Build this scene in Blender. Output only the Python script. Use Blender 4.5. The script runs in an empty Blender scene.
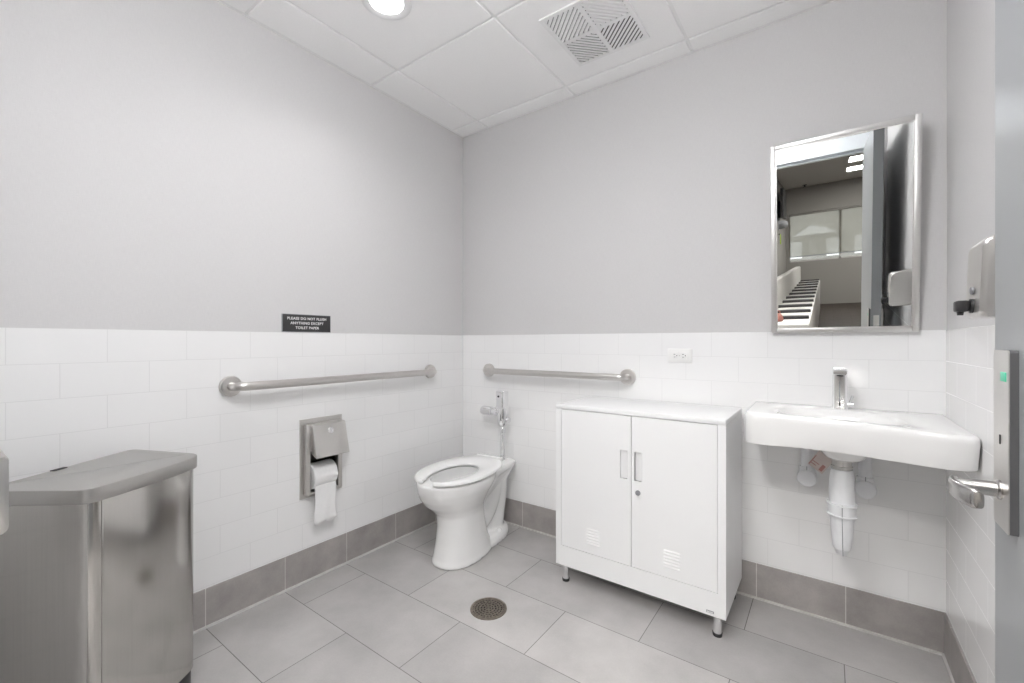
import bpy, bmesh, math, random
from mathutils import Vector, Matrix
random.seed(7)
SC = bpy.context.scene
COL = SC.collection
PI = math.pi

# ------------------------------------------------------------------ materials
def new_mat(name):
    m = bpy.data.materials.new(name); m.use_nodes = True
    nt = m.node_tree
    return m, nt, nt.nodes['Principled BSDF']

def N(nt, kind, **kw):
    n = nt.nodes.new(kind)
    for k, v in kw.items():
        setattr(n, k, v)
    return n

def simple(name, col, rough=.5, metal=0., spec=.5, coat=0., noise=0., nscale=30., bump=0., emit=None, estr=0.):
    m, nt, b = new_mat(name)
    b.inputs['Base Color'].default_value = (*col, 1)
    b.inputs['Roughness'].default_value = rough
    b.inputs['Metallic'].default_value = metal
    b.inputs['Specular IOR Level'].default_value = spec
    b.inputs['Coat Weight'].default_value = coat
    b.inputs['Coat Roughness'].default_value = .05
    if emit:
        b.inputs['Emission Color'].default_value = (*emit, 1)
        b.inputs['Emission Strength'].default_value = estr
    if noise or bump:
        tc = N(nt, 'ShaderNodeTexCoord'); nz = N(nt, 'ShaderNodeTexNoise')
        nz.inputs['Scale'].default_value = nscale; nz.inputs['Detail'].default_value = 5
        nt.links.new(tc.outputs['Object'], nz.inputs['Vector'])
        if noise:
            mr = N(nt, 'ShaderNodeMapRange')
            mr.inputs['From Min'].default_value = .3; mr.inputs['From Max'].default_value = .7
            mr.inputs['To Min'].default_value = 1 - noise; mr.inputs['To Max'].default_value = 1 + noise
            vm = N(nt, 'ShaderNodeVectorMath', operation='SCALE')
            vm.inputs[0].default_value = col
            nt.links.new(nz.outputs['Fac'], mr.inputs['Value'])
            nt.links.new(mr.outputs['Result'], vm.inputs['Scale'])
            nt.links.new(vm.outputs[0], b.inputs['Base Color'])
        if bump:
            bp = N(nt, 'ShaderNodeBump'); bp.inputs['Strength'].default_value = bump
            bp.inputs['Distance'].default_value = .002
            nt.links.new(nz.outputs['Fac'], bp.inputs['Height'])
            nt.links.new(bp.outputs['Normal'], b.inputs['Normal'])
    return m

def brushed(name, col, rough=.3, axis=2, amount=.06):
    """brushed metal: fine streaks stretched along one axis"""
    m, nt, b = new_mat(name)
    b.inputs['Metallic'].default_value = 1.
    tc = N(nt, 'ShaderNodeTexCoord'); mp = N(nt, 'ShaderNodeMapping')
    sc = [260., 260., 260.]; sc[axis] = 3.
    mp.inputs['Scale'].default_value = sc
    nz = N(nt, 'ShaderNodeTexNoise'); nz.inputs['Scale'].default_value = 1.; nz.inputs['Detail'].default_value = 3
    nt.links.new(tc.outputs['Object'], mp.inputs['Vector']); nt.links.new(mp.outputs[0], nz.inputs['Vector'])
    mr = N(nt, 'ShaderNodeMapRange')
    mr.inputs['To Min'].default_value = 1 - amount; mr.inputs['To Max'].default_value = 1 + amount
    vm = N(nt, 'ShaderNodeVectorMath', operation='SCALE'); vm.inputs[0].default_value = col
    nt.links.new(nz.outputs['Fac'], mr.inputs['Value']); nt.links.new(mr.outputs[0], vm.inputs['Scale'])
    nt.links.new(vm.outputs[0], b.inputs['Base Color'])
    b.inputs['Roughness'].default_value = rough
    return m

def axes_vec(nt, ua, va, ou, ov):
    """(object coordinate ua + ou, object coordinate va + ov, 0)"""
    tc = N(nt, 'ShaderNodeTexCoord'); sp = N(nt, 'ShaderNodeSeparateXYZ'); cb = N(nt, 'ShaderNodeCombineXYZ')
    nt.links.new(tc.outputs['Object'], sp.inputs[0])
    for i, (a, o) in enumerate(((ua, ou), (va, ov))):
        ad = N(nt, 'ShaderNodeMath', operation='ADD'); ad.inputs[1].default_value = o
        nt.links.new(sp.outputs[a], ad.inputs[0]); nt.links.new(ad.outputs[0], cb.inputs[i])
    return cb.outputs[0], tc

def tile_mat(name, ua, ou, va='Z', ov=0., w=.2225, h=.11, mortar=.0011, c1=(.88, .88, .88), c2=(.87, .87, .87), grout=(.74, .74, .74),
             rough=.1, bump=.35, wav=.04, mottle=0., msc=4., offset=.5, spec=.5):
    m, nt, b = new_mat(name)
    vec, tc = axes_vec(nt, ua, va, ou, ov)
    br = N(nt, 'ShaderNodeTexBrick'); br.offset = offset; br.offset_frequency = 2; br.squash = 1
    br.inputs['Scale'].default_value = 1; br.inputs['Brick Width'].default_value = w; br.inputs['Row Height'].default_value = h
    br.inputs['Mortar Size'].default_value = mortar; br.inputs['Mortar Smooth'].default_value = .3; br.inputs['Bias'].default_value = 0
    br.inputs['Color1'].default_value = (*c1, 1); br.inputs['Color2'].default_value = (*c2, 1); br.inputs['Mortar'].default_value = (*grout, 1)
    nt.links.new(vec, br.inputs['Vector'])
    out = br.outputs['Color']
    if mottle:
        nz = N(nt, 'ShaderNodeTexNoise'); nz.inputs['Scale'].default_value = msc; nz.inputs['Detail'].default_value = 6; nz.inputs['Roughness'].default_value = .6
        nt.links.new(tc.outputs['Object'], nz.inputs['Vector'])
        n2 = N(nt, 'ShaderNodeTexNoise'); n2.inputs['Scale'].default_value = 160; n2.inputs['Detail'].default_value = 3
        nt.links.new(tc.outputs['Object'], n2.inputs['Vector'])
        mr = N(nt, 'ShaderNodeMapRange'); mr.inputs['From Min'].default_value = .3; mr.inputs['From Max'].default_value = .7
        mr.inputs['To Min'].default_value = 1 - mottle; mr.inputs['To Max'].default_value = 1 + mottle
        nt.links.new(nz.outputs['Fac'], mr.inputs['Value'])
        m2 = N(nt, 'ShaderNodeMapRange'); m2.inputs['To Min'].default_value = 1 - mottle * .5; m2.inputs['To Max'].default_value = 1 + mottle * .5
        nt.links.new(n2.outputs['Fac'], m2.inputs['Value'])
        mu = N(nt, 'ShaderNodeMath', operation='MULTIPLY'); nt.links.new(mr.outputs[0], mu.inputs[0]); nt.links.new(m2.outputs[0], mu.inputs[1])
        vm = N(nt, 'ShaderNodeVectorMath', operation='SCALE'); nt.links.new(out, vm.inputs[0]); nt.links.new(mu.outputs[0], vm.inputs['Scale'])
        out = vm.outputs[0]
    nt.links.new(out, b.inputs['Base Color'])
    b.inputs['Specular IOR Level'].default_value = spec
    rr = N(nt, 'ShaderNodeMapRange'); rr.inputs['To Min'].default_value = rough; rr.inputs['To Max'].default_value = .7
    nt.links.new(br.outputs['Fac'], rr.inputs['Value']); nt.links.new(rr.outputs[0], b.inputs['Roughness'])
    inv = N(nt, 'ShaderNodeMath', operation='SUBTRACT'); inv.inputs[0].default_value = 1; nt.links.new(br.outputs['Fac'], inv.inputs[1])
    wn = N(nt, 'ShaderNodeTexNoise'); wn.inputs['Scale'].default_value = 9; wn.inputs['Detail'].default_value = 1
    nt.links.new(tc.outputs['Object'], wn.inputs['Vector'])
    ws = N(nt, 'ShaderNodeMath', operation='MULTIPLY_ADD'); ws.inputs[1].default_value = wav * 12
    nt.links.new(wn.outputs['Fac'], ws.inputs[0]); nt.links.new(inv.outputs[0], ws.inputs[2])
    bp = N(nt, 'ShaderNodeBump'); bp.inputs['Strength'].default_value = bump; bp.inputs['Distance'].default_value = .0015
    nt.links.new(ws.outputs[0], bp.inputs['Height']); nt.links.new(bp.outputs['Normal'], b.inputs['Normal'])
    return m

def woven(name, col, ua):
    """wallcovering with a fine woven grain"""
    m, nt, b = new_mat(name)
    vec, tc = axes_vec(nt, ua, 'Z', 0, 0)
    outs = []
    for sx, sz in ((60, 900), (900, 40)):
        mp = N(nt, 'ShaderNodeMapping'); mp.inputs['Scale'].default_value = (sx, sz, 1)
        nz = N(nt, 'ShaderNodeTexNoise'); nz.inputs['Scale'].default_value = 1; nz.inputs['Detail'].default_value = 2
        nt.links.new(vec, mp.inputs['Vector']); nt.links.new(mp.outputs[0], nz.inputs['Vector']); outs.append(nz.outputs['Fac'])
    ad = N(nt, 'ShaderNodeMath', operation='ADD'); nt.links.new(outs[0], ad.inputs[0]); nt.links.new(outs[1], ad.inputs[1])
    mr = N(nt, 'ShaderNodeMapRange'); mr.inputs['From Min'].default_value = .6; mr.inputs['From Max'].default_value = 1.4
    mr.inputs['To Min'].default_value = .95; mr.inputs['To Max'].default_value = 1.05
    vm = N(nt, 'ShaderNodeVectorMath', operation='SCALE'); vm.inputs[0].default_value = col
    nt.links.new(ad.outputs[0], mr.inputs['Value']); nt.links.new(mr.outputs[0], vm.inputs['Scale']); nt.links.new(vm.outputs[0], b.inputs['Base Color'])
    b.inputs['Roughness'].default_value = .62; b.inputs['Specular IOR Level'].default_value = .25
    bp = N(nt, 'ShaderNodeBump'); bp.inputs['Strength'].default_value = .12; bp.inputs['Distance'].default_value = .001
    nt.links.new(ad.outputs[0], bp.inputs['Height']); nt.links.new(bp.outputs['Normal'], b.inputs['Normal'])
    return m

TOPZ = 1.146
ROWOFF = .11 * 20 - TOPZ
WALLC = (.645, .638, .640)
M = {}
M['wall_x'] = woven('wallcovering_x', WALLC, 'X')
M['wall_y'] = woven('wallcovering_y', WALLC, 'Y')
M['tile_left'] = tile_mat('white_tile_left', 'Y', .1965 + .2225 * 20, ov=ROWOFF)
M['tile_back'] = tile_mat('white_tile_back', 'X', -.185 + .2225 * 20, ov=ROWOFF)
M['tile_right'] = tile_mat('white_tile_right', 'Y', .05 + .2225 * 20, ov=ROWOFF)
BASEC = dict(c1=(.345, .323, .312), c2=(.385, .362, .35), grout=(.66, .65, .63), rough=.4, bump=.3, wav=0., mottle=.18, msc=7, offset=0)
M['base_left'] = tile_mat('grey_base_left', 'Y', .253 + .3048 * 20, ov=1., w=.3048, h=2.2, mortar=.0016, **BASEC)
M['base_back'] = tile_mat('grey_base_back', 'X', -.481 + .305 * 20, ov=1., w=.305, h=2.2, mortar=.0016, **BASEC)
M['base_right'] = tile_mat('grey_base_right', 'Y', .1 + .305 * 20, ov=1., w=.305, h=2.2, mortar=.0016, **BASEC)
M['floor'] = tile_mat('grey_floor_tile', 'X', -.775 + .305 + .61 * 20, va='Y', ov=.5675 + .3015 * 20, w=.61, h=.3015, mortar=.0016,
                      c1=(.385, .374, .370), c2=(.455, .443, .436), grout=(.17, .16, .155), rough=.34, bump=.4, wav=0., mottle=.13, msc=4)
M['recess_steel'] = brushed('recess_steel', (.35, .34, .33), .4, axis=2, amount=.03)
M['soap_steel'] = brushed('soap_steel', (.66, .645, .63), .42, axis=2, amount=.02)
M['dark_grey'] = simple('lock_side_shade', (.10, .10, .105), .4, noise=.05)  # dark base colour carries the shade on the lock's near side
M['lever_steel'] = brushed('lever_steel', (.52, .51, .50), .24, axis=1, amount=.02)
M['faucet_chrome'] = simple('faucet_chrome', (.93, .93, .94), .22, metal=1, noise=.01)
M['caulk'] = simple('grout_strip', (.6, .59, .57), .5, noise=.08)
M['ceil'] = simple('ceiling_panel_white', (.955, .955, .955), .8, spec=.2, noise=.012, nscale=120, bump=.05)
M['ceil_grid'] = simple('ceiling_grid_white', (.88, .88, .88), .45, noise=.01)
M['china'] = simple('vitreous_china', (.87, .87, .865), .1, coat=.4, noise=.006, nscale=5)
M['seat'] = simple('seat_plastic', (.86, .86, .855), .22, noise=.006)
M['white_steel'] = simple('white_powder_coat', (.84, .845, .85), .38, noise=.008, nscale=300, bump=.05)
M['white_plastic'] = simple('white_plastic', (.90, .90, .89), .35, noise=.01)
M['wrap'] = simple('white_pipe_wrap', (.80, .81, .83), .42, noise=.02)
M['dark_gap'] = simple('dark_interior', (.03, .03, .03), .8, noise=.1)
M['black'] = simple('black_plastic', (.025, .025, .027), .4, noise=.1)
M['steel'] = brushed('brushed_steel', (.66, .645, .625), .34, axis=2, amount=.03)
M['mirror_frame'] = brushed('mirror_frame_steel', (.72, .71, .70), .36, axis=2, amount=.02)
M['steel_h'] = brushed('satin_steel', (.66, .64, .62), .3, axis=1, amount=.05)
M['steel_x'] = brushed('satin_steel_along', (.66, .64, .62), .3, axis=0, amount=.05)
M['bin'] = brushed('bin_steel', (.54, .525, .505), .14, axis=2, amount=.06)
M['bin_lid'] = brushed('bin_lid_steel', (.48, .47, .455), .3, axis=0, amount=.03)
M['chrome'] = simple('chrome', (.88, .88, .89), .05, metal=1, noise=.01)
M['mirror'] = simple('mirror_glass', (.80, .81, .80), .0, metal=1, noise=.002, nscale=1)
M['door'] = simple('blue_grey_door_paint', (.30, .313, .325), .3, noise=.02, nscale=3)
M['frame_paint'] = simple('pale_blue_grey_frame_paint', (.70, .735, .77), .3, noise=.02, nscale=3)
M['bronze'] = simple('nickel_bronze', (.27, .235, .20), .38, metal=.8, noise=.25, nscale=60, bump=.2)
M['drain_hole'] = simple('drain_dark', (.02, .017, .015), .8, noise=.2)
M['paper'] = simple('tissue_paper', (.88, .88, .88), .9, spec=.1, noise=.015, nscale=90, bump=.15)
M['sign'] = simple('black_sign_plate', (.035, .035, .036), .4, noise=.1)
M['letters'] = simple('sign_white', (.85, .85, .85), .5, noise=.01)
M['tag_paper'] = simple('tag_paper', (.66, .58, .55), .7, noise=.05)
M['tag_red'] = simple('tag_red_print', (.45, .22, .20), .7, noise=.05)
M['badge'] = simple('badge_grey', (.30, .30, .32), .4, metal=.3, noise=.05)
M['lens'] = simple('lamp_lens', (1, 1, 1), .5, emit=(1, .99, .97), estr=4., noise=.001)
M['fill_drum_glow'] = simple('fill_drum_diffuser', (.9, .9, .9), .5, emit=(1, .995, 1.0), estr=19., noise=.001)  # glow of the added, unseen fill drum
M['green'] = simple('green_indicator', (.10, .62, .40), .4, noise=.02)
M['hall_floor'] = tile_mat('hall_wood_floor', 'Y', 40, va='X', ov=20, w=1.2, h=.15, mortar=.001, c1=(.045, .036, .031), c2=(.06, .049, .042), grout=(.02, .017, .014), spec=.25,
                           rough=.6, bump=.2, wav=0, mottle=.25, msc=6)
M['hall_wall'] = simple('hall_wall_paint', (.30, .288, .272), .6, noise=.01)
M['hall_ceil'] = simple('hall_ceiling', (.5, .48, .46), .8, noise=.01)
M['hall_light'] = simple('hall_light_panel', (1, 1, 1), .5, emit=(1, .97, .93), estr=18., noise=.001)
M['bench_white'] = simple('bench_white', (.5, .49, .475), .4, noise=.02)
M['house'] = simple('house_render', (.8, .8, .78), .8, noise=.05)
M['house_dark'] = simple('house_siding', (.24, .23, .21), .8, noise=.08)
M['roof'] = simple('roof_shingle', (.30, .29, .28), .8, noise=.15)
M['grass'] = simple('ground_paving', (.35, .35, .33), .9, noise=.1)
M['grey_plastic'] = simple('grey_plastic', (.33, .34, .36), .5, noise=.05)
M['lime'] = simple('lime_plastic', (.35, .5, .08), .5, noise=.05)
M['pink'] = simple('dusty_red', (.28, .11, .09), .6, noise=.05)

def blind_mat():
    m = bpy.data.materials.new('mesh_roller_blind'); m.use_nodes = True
    nt = m.node_tree; nt.nodes.clear()
    o = N(nt, 'ShaderNodeOutputMaterial'); mx = N(nt, 'ShaderNodeMixShader'); tr = N(nt, 'ShaderNodeBsdfTransparent')
    df = N(nt, 'ShaderNodeBsdfTranslucent'); df.inputs['Color'].default_value = (.55, .53, .48, 1)
    tc = N(nt, 'ShaderNodeTexCoord'); nz = N(nt, 'ShaderNodeTexNoise'); nz.inputs['Scale'].default_value = 3
    mr = N(nt, 'ShaderNodeMapRange'); mr.inputs['To Min'].default_value = .58; mr.inputs['To Max'].default_value = .66
    nt.links.new(tc.outputs['Object'], nz.inputs['Vector']); nt.links.new(nz.outputs['Fac'], mr.inputs['Value'])
    nt.links.new(mr.outputs[0], mx.inputs[0]); nt.links.new(tr.outputs[0], mx.inputs[1]); nt.links.new(df.outputs[0], mx.inputs[2])
    nt.links.new(mx.outputs[0], o.inputs[0])
    return m
M['blind'] = blind_mat()
def glass_mat():
    m = bpy.data.materials.new('window_glass'); m.use_nodes = True
    nt = m.node_tree; nt.nodes.clear()
    o = N(nt, 'ShaderNodeOutputMaterial'); mx = N(nt, 'ShaderNodeMixShader'); tr = N(nt, 'ShaderNodeBsdfTransparent'); gl = N(nt, 'ShaderNodeBsdfGlossy')
    gl.inputs['Roughness'].default_value = .02
    fr = N(nt, 'ShaderNodeFresnel'); fr.inputs[0].default_value = 1.45
    nt.links.new(fr.outputs[0], mx.inputs[0]); nt.links.new(tr.outputs[0], mx.inputs[1]); nt.links.new(gl.outputs[0], mx.inputs[2]); nt.links.new(mx.outputs[0], o.inputs[0])
    return m
M['glass'] = glass_mat()

# ------------------------------------------------------------------ object helpers
ORIGIN = {}
def finish(o, name, mat, parent, smooth):
    me = o.data
    if parent is not None:
        org = ORIGIN[parent.name]
        me.transform(Matrix.Translation(-org))
        o.parent = parent
        ORIGIN[o.name] = org
    else:
        ORIGIN[o.name] = Vector((0, 0, 0))
    mats = mat if isinstance(mat, (list, tuple)) else [mat]
    for m in mats:
        me.materials.append(m)
    if smooth is not None:
        for p in me.polygons:
            p.use_smooth = True
        me.set_sharp_from_angle(angle=math.radians(smooth))
    return o

def obj(name, bm, mat, parent=None, smooth=35, recalc=True):
    if recalc:
        bmesh.ops.recalc_face_normals(bm, faces=bm.faces[:])
    me = bpy.data.meshes.new(name); bm.to_mesh(me); bm.free()
    o = bpy.data.objects.new(name, me); COL.objects.link(o)
    return finish(o, name, mat, parent, smooth)

def thing(name, label, cat, loc, group=None):
    o = bpy.data.objects.new(name, None); COL.objects.link(o)
    o.empty_display_size = .05
    o.location = loc; ORIGIN[o.name] = Vector(loc)
    o['label'] = label; o['category'] = cat; o['kind'] = 'thing'
    if group: o['group'] = group
    return o

def tag(o, label, cat, group=None):
    o['label'] = label; o['category'] = cat; o['kind'] = 'thing'
    if group: o['group'] = group
    return o

def struct(name, bm, mat, parent=None, smooth=35):
    o = obj(name, bm, mat, parent, smooth)
    if parent is None: o['kind'] = 'structure'
    return o

def settle(o):
    """set the origin of a single-mesh thing at its base"""
    vs = [v.co for v in o.data.vertices]
    c = Vector(((min(v.x for v in vs) + max(v.x for v in vs)) / 2, (min(v.y for v in vs) + max(v.y for v in vs)) / 2, min(v.z for v in vs)))
    o.data.transform(Matrix.Translation(-c)); o.location = c
    return o

def bevel(bm, edges, w, seg=3):
    bmesh.ops.bevel(bm, geom=edges, offset=w, segments=seg, profile=.5, affect='EDGES', clamp_overlap=True)

def B():
    return bmesh.new()

def add(bm, other):
    me = bpy.data.meshes.new('tmp'); other.to_mesh(me); other.free(); bm.from_mesh(me); bpy.data.meshes.remove(me)
    return bm

def box(x0, x1, y0, y1, z0, z1, bv=0., seg=2):
    bm = B()
    bmesh.ops.create_cube(bm, size=1)
    for v in bm.verts:
        v.co = Vector((x0 + (v.co.x + .5) * (x1 - x0), y0 + (v.co.y + .5) * (y1 - y0), z0 + (v.co.z + .5) * (z1 - z0)))
    if bv: bevel(bm, bm.edges[:], bv, seg)
    return bm

def boxes(lst, bv=0.):
    bm = B()
    for b in lst: add(bm, box(*b, bv=bv))
    return bm

def frame_of(d):
    d = d.normalized()
    a = Vector((0, 0, 1)) if abs(d.z) < .9 else Vector((1, 0, 0))
    u = d.cross(a).normalized(); v = u.cross(d).normalized()
    return u, v, d

def loft(rings, cap0=True, cap1=True, closed=True):
    bm = B()
    R = [[bm.verts.new(p) for p in r] for r in rings]
    n = len(R[0])
    for a, b in zip(R, R[1:]):
        for i in range(n if closed else n - 1):
            j = (i + 1) % n
            bm.faces.new((a[i], a[j], b[j], b[i]))
    if cap0: bm.faces.new(R[0][::-1])
    if cap1: bm.faces.new(R[-1])
    return bm

def lathe(base, axis, prof, seg=32, cap0=True, cap1=True):
    """prof: (distance along the axis, radius)"""
    u, v, d = frame_of(Vector(axis)); base = Vector(base)
    rings = [[base + d * t + (u * math.cos(2 * PI * i / seg) + v * math.sin(2 * PI * i / seg)) * max(r, 1e-5) for i in range(seg)] for t, r in prof]
    bm = loft(rings, cap0, cap1)
    bmesh.ops.remove_doubles(bm, verts=bm.verts[:], dist=2e-5)
    return bm

def tube(pts, rad, seg=16, caps=True):
    pts = [Vector(p) for p in pts]
    rs = rad if isinstance(rad, (list, tuple)) else [rad] * len(pts)
    T = []
    for i in range(len(pts)):
        a = pts[max(i - 1, 0)]; b = pts[min(i + 1, len(pts) - 1)]
        T.append((b - a).normalized())
    u, v, _ = frame_of(T[0])
    rings = []
    for i, p in enumerate(pts):
        t = T[i]
        u = (u - t * u.dot(t)).normalized(); v = t.cross(u).normalized()
        rings.append([p + (u * math.cos(2 * PI * k / seg) + v * math.sin(2 * PI * k / seg)) * rs[i] for k in range(seg)])
    return loft(rings, caps, caps)

def arc_path(pts, r, n=6):
    """poly line with rounded corners"""
    pts = [Vector(p) for p in pts]; out = [pts[0]]
    for i in range(1, len(pts) - 1):
        a = (pts[i - 1] - pts[i]).normalized(); b = (pts[i + 1] - pts[i]).normalized()
        p0 = pts[i] + a * r; p1 = pts[i] + b * r
        for k in range(n + 1):
            t = k / n
            out.append((1 - t) ** 2 * p0 + 2 * t * (1 - t) * pts[i] + t * t * p1)
    out.append(pts[-1])
    return out

def round_poly(pts, radii, n=6):
    out = []; m = len(pts)
    P = [Vector((p[0], p[1])) for p in pts]
    for i in range(m):
        r = radii[i] if isinstance(radii, (list, tuple)) else radii
        a = P[i - 1] - P[i]; b = P[(i + 1) % m] - P[i]
        if r <= 0: out.append(P[i]); continue
        d = min(r, a.length * .49, b.length * .49)
        p0 = P[i] + a.normalized() * d; p1 = P[i] + b.normalized() * d
        for k in range(n + 1):
            t = k / n
            out.append((1 - t) ** 2 * p0 + 2 * t * (1 - t) * P[i] + t * t * p1)
    return [(p.x, p.y) for p in out]

def prism(poly, z0, z1, bv=0., to3=None, seg=2):
    """poly in (a, b), extruded z0..z1; to3 maps (a, b, z) to world"""
    to3 = to3 or (lambda a, b, z: (a, b, z))
    bm = loft([[to3(a, b, z0) for a, b in poly], [to3(a, b, z1) for a, b in poly]])
    if bv:
        bm.normal_update()
        es = [e for e in bm.edges if len(e.link_faces) == 2 and any(len(f.verts) > 4 for f in e.link_faces)]
        bevel(bm, es, bv, seg)
    return bm

def inset_poly(poly, d):
    """shrink a polygon towards the inside"""
    n = len(poly); P = [Vector(p) for p in poly]
    area = sum(P[i].x * P[(i + 1) % n].y - P[(i + 1) % n].x * P[i].y for i in range(n))
    s = 1 if area > 0 else -1
    out = []
    for i in range(n):
        t = (P[(i + 1) % n] - P[i - 1]).normalized()
        nrm = Vector((-t.y, t.x)) * s
        out.append(tuple(P[i] + nrm * d))
    return out

def text_mesh(name, body, size, mat, mtx, parent, depth=.0004, spacing=1.0, align='CENTER', bold=.0):
    cu = bpy.data.curves.new(name, 'FONT'); cu.body = body; cu.size = size; cu.align_x = align; cu.align_y = 'CENTER'
    cu.extrude = depth; cu.space_character = spacing; cu.offset = bold; cu.resolution_u = 3
    t = bpy.data.objects.new('tmp_text', cu); COL.objects.link(t)
    bpy.context.view_layer.update()
    me = bpy.data.meshes.new_from_object(t.evaluated_get(bpy.context.evaluated_depsgraph_get()))
    bpy.data.objects.remove(t)
    me.transform(mtx); me.name = name
    me.materials.clear()
    o = bpy.data.objects.new(name, me); COL.objects.link(o)
    return finish(o, name, mat, parent, None)

# ------------------------------------------------------------------ room shell
W = 2.287        # room width
CZ = 2.450       # ceiling panel height
FY = -2.12       # inner face of the door wall
TH = .12
struct('floor', box(-.12, W + .12, FY - TH, .12, -.05, 0), M['floor'], smooth=None)

def wall(name, upper, upmat, tilebox, tmat):
    w = struct(name, upper, upmat, smooth=None)
    t = tilebox
    bevel(t, [e for e in t.edges if all(abs(v.co.z - TOPZ) < 1e-5 for v in e.verts)], .0012, 2)
    obj('tile_wainscot', t, tmat, w, smooth=40)
    return w

HOLE = (-1.064, -.924, .409, .598)     # opening for the paper dispenser: y0, y1, z0, z1
def holed(x0, x1, y0, y1, z0, z1):
    a, b, c, d = HOLE
    bm = B(); Y = [y0, a, b, y1]; Z = [z0, c, d, z1]; V = {}
    def vt(x, i, j):
        k = (x, i, j)
        if k not in V: V[k] = bm.verts.new((x, Y[i], Z[j]))
        return V[k]
    for x in (x0, x1):
        for i in range(3):
            for j in range(3):
                if i == 1 and j == 1: continue
                bm.faces.new((vt(x, i, j), vt(x, i + 1, j), vt(x, i + 1, j + 1), vt(x, i, j + 1)))
    for p, q in [((i, 0), (i + 1, 0)) for i in range(3)] + [((i, 3), (i + 1, 3)) for i in range(3)] + [((0, j), (0, j + 1)) for j in range(3)] + [((3, j), (3, j + 1)) for j in range(3)] + \
            [((1, 1), (2, 1)), ((2, 1), (2, 2)), ((2, 2), (1, 2)), ((1, 2), (1, 1))]:
        bm.faces.new((vt(x0, *p), vt(x0, *q), vt(x1, *q), vt(x1, *p)))
    return bm
wall('wall_left', holed(-.12, -.003, FY - TH, .12, 0, CZ + .06), M['wall_y'], holed(-.003, 0, FY, 0, 0, TOPZ), M['tile_left'])
wall('wall_back', box(-.12, W + .12, .003, .12, 0, CZ + .06), M['wall_x'], box(-.002, W + .002, 0, .003, 0, TOPZ), M['tile_back'])
wall('wall_right', box(W + .003, W + .12, FY - TH, .12, 0, CZ + .06), M['wall_y'], box(W, W + .003, FY, 0, 0, TOPZ), M['tile_right'])
# door wall with its opening
DX0, DX1, DH = 1.262, 2.206, 2.16
wall('wall_front', boxes([(-.12, DX0 - .02, FY - TH, FY - .008, 0, CZ + .06), (DX1 + .02, W + .12, FY - TH, FY - .008, 0, CZ + .06),
                          (DX0 - .02, DX1 + .02, FY - TH, FY - .008, DH + .02, CZ + .06)]), M['wall_x'],
     box(0, DX0 - .07, FY - .008, FY, 0, TOPZ), M['tile_back'])

def baseboard(name, b, mat, strip):
    o = struct(name, b, mat, smooth=None)
    obj('grout_strip', strip, M['caulk'], o, smooth=None)
baseboard('baseboard_left', box(0, .006, FY, -.006, 0, .15, .0015), M['base_left'], box(.0, .013, FY, -.01, 0, .008))
baseboard('baseboard_back', box(0, W, -.006, 0, 0, .15, .0015), M['base_back'], box(.006, W - .006, -.013, 0, 0, .008))
baseboard('baseboard_right', box(W - .006, W, FY, -.006, 0, .15, .0015), M['base_right'], box(W - .013, W, FY, -.01, 0, .008))

# ceiling: lay-in panels with a narrow grid between them
GX = [-.39, .22, .83, 1.44, 2.05, 2.66]; GY = [.4985, -.111, -.7205, -1.33, -1.9395, -2.549]
gr = struct('ceiling', box(-.12, W + .12, FY - TH, .12, CZ + .007, CZ + .06), M['ceil_grid'], smooth=None)
pan = B()
for i in range(5):
    for j in range(5):
        x0, x1 = max(GX[i] + .007, .012), min(GX[i + 1] - .007, W - .012)
        y1, y0 = min(GY[j] - .007, -.012), max(GY[j + 1] + .007, FY + .012)
        if x1 - x0 < .02 or y1 - y0 < .02: continue
        add(pan, box(x0, x1, y0, y1, CZ, CZ + .01, .0025, 1))
obj('ceiling_panels', pan, M['ceil'], gr, smooth=None)
ang = boxes([(-.005, .014, FY, 0, CZ + .0015, CZ + .009), (W - .014, W + .005, FY, 0, CZ + .0015, CZ + .009),
             (0, W, -.014, .005, CZ + .0015, CZ + .009), (0, W, FY - .005, FY + .014, CZ + .0015, CZ + .009)])
obj('wall_angle', ang, M['ceil_grid'], gr, smooth=None)

# door frame: jambs and head wrap the wall and show a 10 cm head and 5 cm jambs on the room side
fr = B()
fx = .012
for (a, b) in ((DX0 - .05, DX0), (DX1, DX1 + .05)):
    add(fr, box(a, b, FY - TH - fx, FY + fx, 0, DH + .1, .002, 1))
add(fr, box(DX0 - .05, DX1 + .05, FY - TH - fx, FY + fx, DH, DH + .1, .002, 1))
add(fr, box(DX0, DX0 + .016, FY - .11, FY - .045, 0, DH, .001, 1))
add(fr, box(DX1 - .016, DX1, FY - .11, FY - .045, 0, DH, .001, 1))
add(fr, box(DX0, DX1, FY - .11, FY - .045, DH - .016, DH, .001, 1))
struct('trim_1', fr, M['frame_paint'])

# open door, standing at a right angle to its wall
XF, XB = 2.154, 2.201
DY0, DY1 = -2.098, -1.178
door = struct('door_1', box(XF, XB, DY0, DY1, .012, 2.135, .0015, 1), M['door'])
lock = prism(round_poly([(-1.282, .846), (-1.217, .846), (-1.217, 1.093), (-1.282, 1.093)], .004, 3), 2.1456, XF, 0, to3=lambda a, b, z: (z, a, b))
lp = obj('lock_housing', lock, M['dark_grey'], door)
obj('lock_plate', prism(round_poly([(-1.282, .846), (-1.217, .846), (-1.217, 1.093), (-1.282, 1.093)], .004, 3), 2.1444, 2.1456, 0, to3=lambda a, b, z: (z, a, b)), M['steel'], lp)
obj('indicator_window', box(2.1435, 2.15, -1.273, -1.250, 1.050, 1.063, .001), M['green'], lp)
obj('thumb_keyway', box(2.1435, 2.15, -1.249, -1.246, .962, .975), M['black'], lp)
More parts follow.
